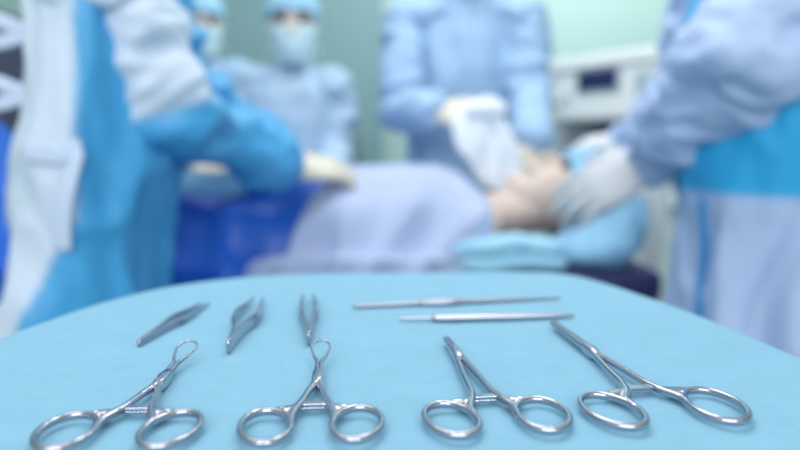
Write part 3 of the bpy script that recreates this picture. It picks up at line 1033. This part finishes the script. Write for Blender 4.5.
# ------------------------------------------------------------------ anaesthetic machine
def machine():
    c0 = P(534, 64, 2.72)
    e = V((0.574, -0.82, 0)).normalized()
    nrm = V((-0.82, -0.574, 0)).normalized()
    t = thing('anaesthesia_machine', (c0.x + e.x * 0.4, c0.y + e.y * 0.4, 0), 'white anaesthesia machine with a small dark screen behind the patient\'s head', 'anaesthesia machine')
    b = V(t.location)
    R = Matrix((e, -nrm, V((0, 0, 1)))).transposed()                 # local x along the front, y into the machine

    def Q(x, y, z):
        return V((c0.x, c0.y, 0)) + R @ V((x, y, z))

    def bx(name, x0, x1, y0, y1, z0, z1, mat, parent=t, bevel=0.01):
        return bevelbox(name, Geo().box(Q((x0 + x1) / 2, (y0 + y1) / 2, (z0 + z1) / 2), (x1 - x0, y1 - y0, z1 - z0), R), mat, parent, b, bevel)

    top = c0.z
    W = 0.82
    hd = bx('display_head', 0, W, 0, 0.34, 1.27, top - 0.05, M['machine'])
    bx('top_shelf', -0.015, W + 0.015, -0.02, 0.36, top - 0.05, top, M['machine'], t)
    s = bx('screen_bezel', 0.235, 0.44, -0.012, 0.0, 1.37, 1.46, M['machine_grey'], hd, 0.004)
    bx('screen', 0.25, 0.425, -0.016, -0.01, 1.379, 1.452, M['screen'], s, 0.001)
    for k in range(4):
        q = Q(0.06 + 0.045 * k, -0.012, 1.33 + 0.03 * (k % 2))
        link('knob', Geo().loft([q, q + nrm * 0.02], [0.012, 0.01], seg=16).mesh('knob', b), M['machine_grey'], hd)
    bx('gauge_panel', 0.5, 0.76, -0.008, 0.0, 1.31, 1.43, M['machine_grey'], hd, 0.003)
    bx('back_panel', 0.0, W, 0.26, 0.34, 1.0, 1.28, M['machine_dark'])
    bx('side_pillar', 0.0, 0.13, 0.02, 0.3, 1.0, 1.28, M['machine_grey'])
    bx('side_pillar', W - 0.12, W, 0.02, 0.3, 1.0, 1.28, M['machine_grey'])
    bx('worktop', -0.02, W + 0.02, -0.12, 0.36, 0.96, 1.0, M['machine'])
    cb = bx('cabinet', 0.0, W, -0.06, 0.34, 0.12, 0.96, M['machine'])
    for k in range(3):
        d = bx('drawer', 0.05, W - 0.05, -0.075, -0.06, 0.16 + 0.26 * k, 0.4 + 0.26 * k, M['machine'], cb, 0.006)
        a, c = Q(0.25, -0.1, 0.35 + 0.26 * k), Q(0.55, -0.1, 0.35 + 0.26 * k)
        link('drawer_handle', Geo().loft([a - nrm * 0.025, a, c, c - nrm * 0.025], [0.008] * 4, seg=10).mesh('drawer_handle', b), M['table_steel'], d)
    bg_ = Geo().ellipsoid(Q(0.36, 0.06, 1.1), (0.07, 0.07, 0.1))
    link('absorber_canister', bg_.mesh('absorber_canister', b), M['glove'], t)
    for x in (0.06, W - 0.06):
        for y in (0.0, 0.28):
            link('castor', Geo().loft([Q(x - 0.015, y, 0.05), Q(x + 0.015, y, 0.05)], [0.05, 0.05], seg=20).mesh('castor', b), M['rubber'], t)
            link('castor_fork', Geo().box(Q(x, y, 0.1), (0.04, 0.03, 0.06), R).mesh('castor_fork', b), M['table_steel'], t, smooth=False)


machine()


pc = P(656, 240, 1.72)
po = thing('white_post', (pc.x, pc.y, 0), 'white upright post between the blue head cloth and the person at right', 'post')
bevelbox('post_column', Geo().box((pc.x, pc.y, 0.6), (0.06, 0.06, 1.1), Matrix.Rotation(-0.7, 3, 'Z')), M['machine'], po, V(po.location), 0.012)
bevelbox('post_base', Geo().box((pc.x, pc.y, 0.03), (0.2, 0.3, 0.06)), M['machine'], po, V(po.location), 0.012)


# ------------------------------------------------------------------ dark tower at the far left
def tower():
    c = P(-42, 80, 2.3)
    t = thing('equipment_tower', (c.x, c.y, 0), 'dark grey equipment tower at the far left edge behind the gowned person', 'equipment tower')
    b = V(t.location)

    def bx(name, dx, dy, z, sx, sy, sz, mat, parent=t, bevel=0.01):
        return bevelbox(name, Geo().box((c.x + dx, c.y + dy, z), (sx, sy, sz)), mat, parent, b, bevel)

    h = bx('housing', 0, 0, 1.0, 0.34, 0.4, 1.3, M['tower'], t, 0.02)
    for k in range(4):
        bx('device_front', 0, -0.205, 0.6 + 0.28 * k, 0.3, 0.02, 0.2, M['machine_dark'] if k == 0 else M['tower'], h, 0.005)
    bx('base', 0, 0, 0.24, 0.44, 0.5, 0.2, M['tower'], t, 0.03)
    for sx in (-0.17, 0.17):
        for sy in (-0.2, 0.2):
            link('castor', Geo().loft([(c.x + sx - 0.015, c.y + sy, 0.07), (c.x + sx + 0.015, c.y + sy, 0.07)], [0.07, 0.07], seg=20).mesh('castor', b), M['rubber'], t)


tower()
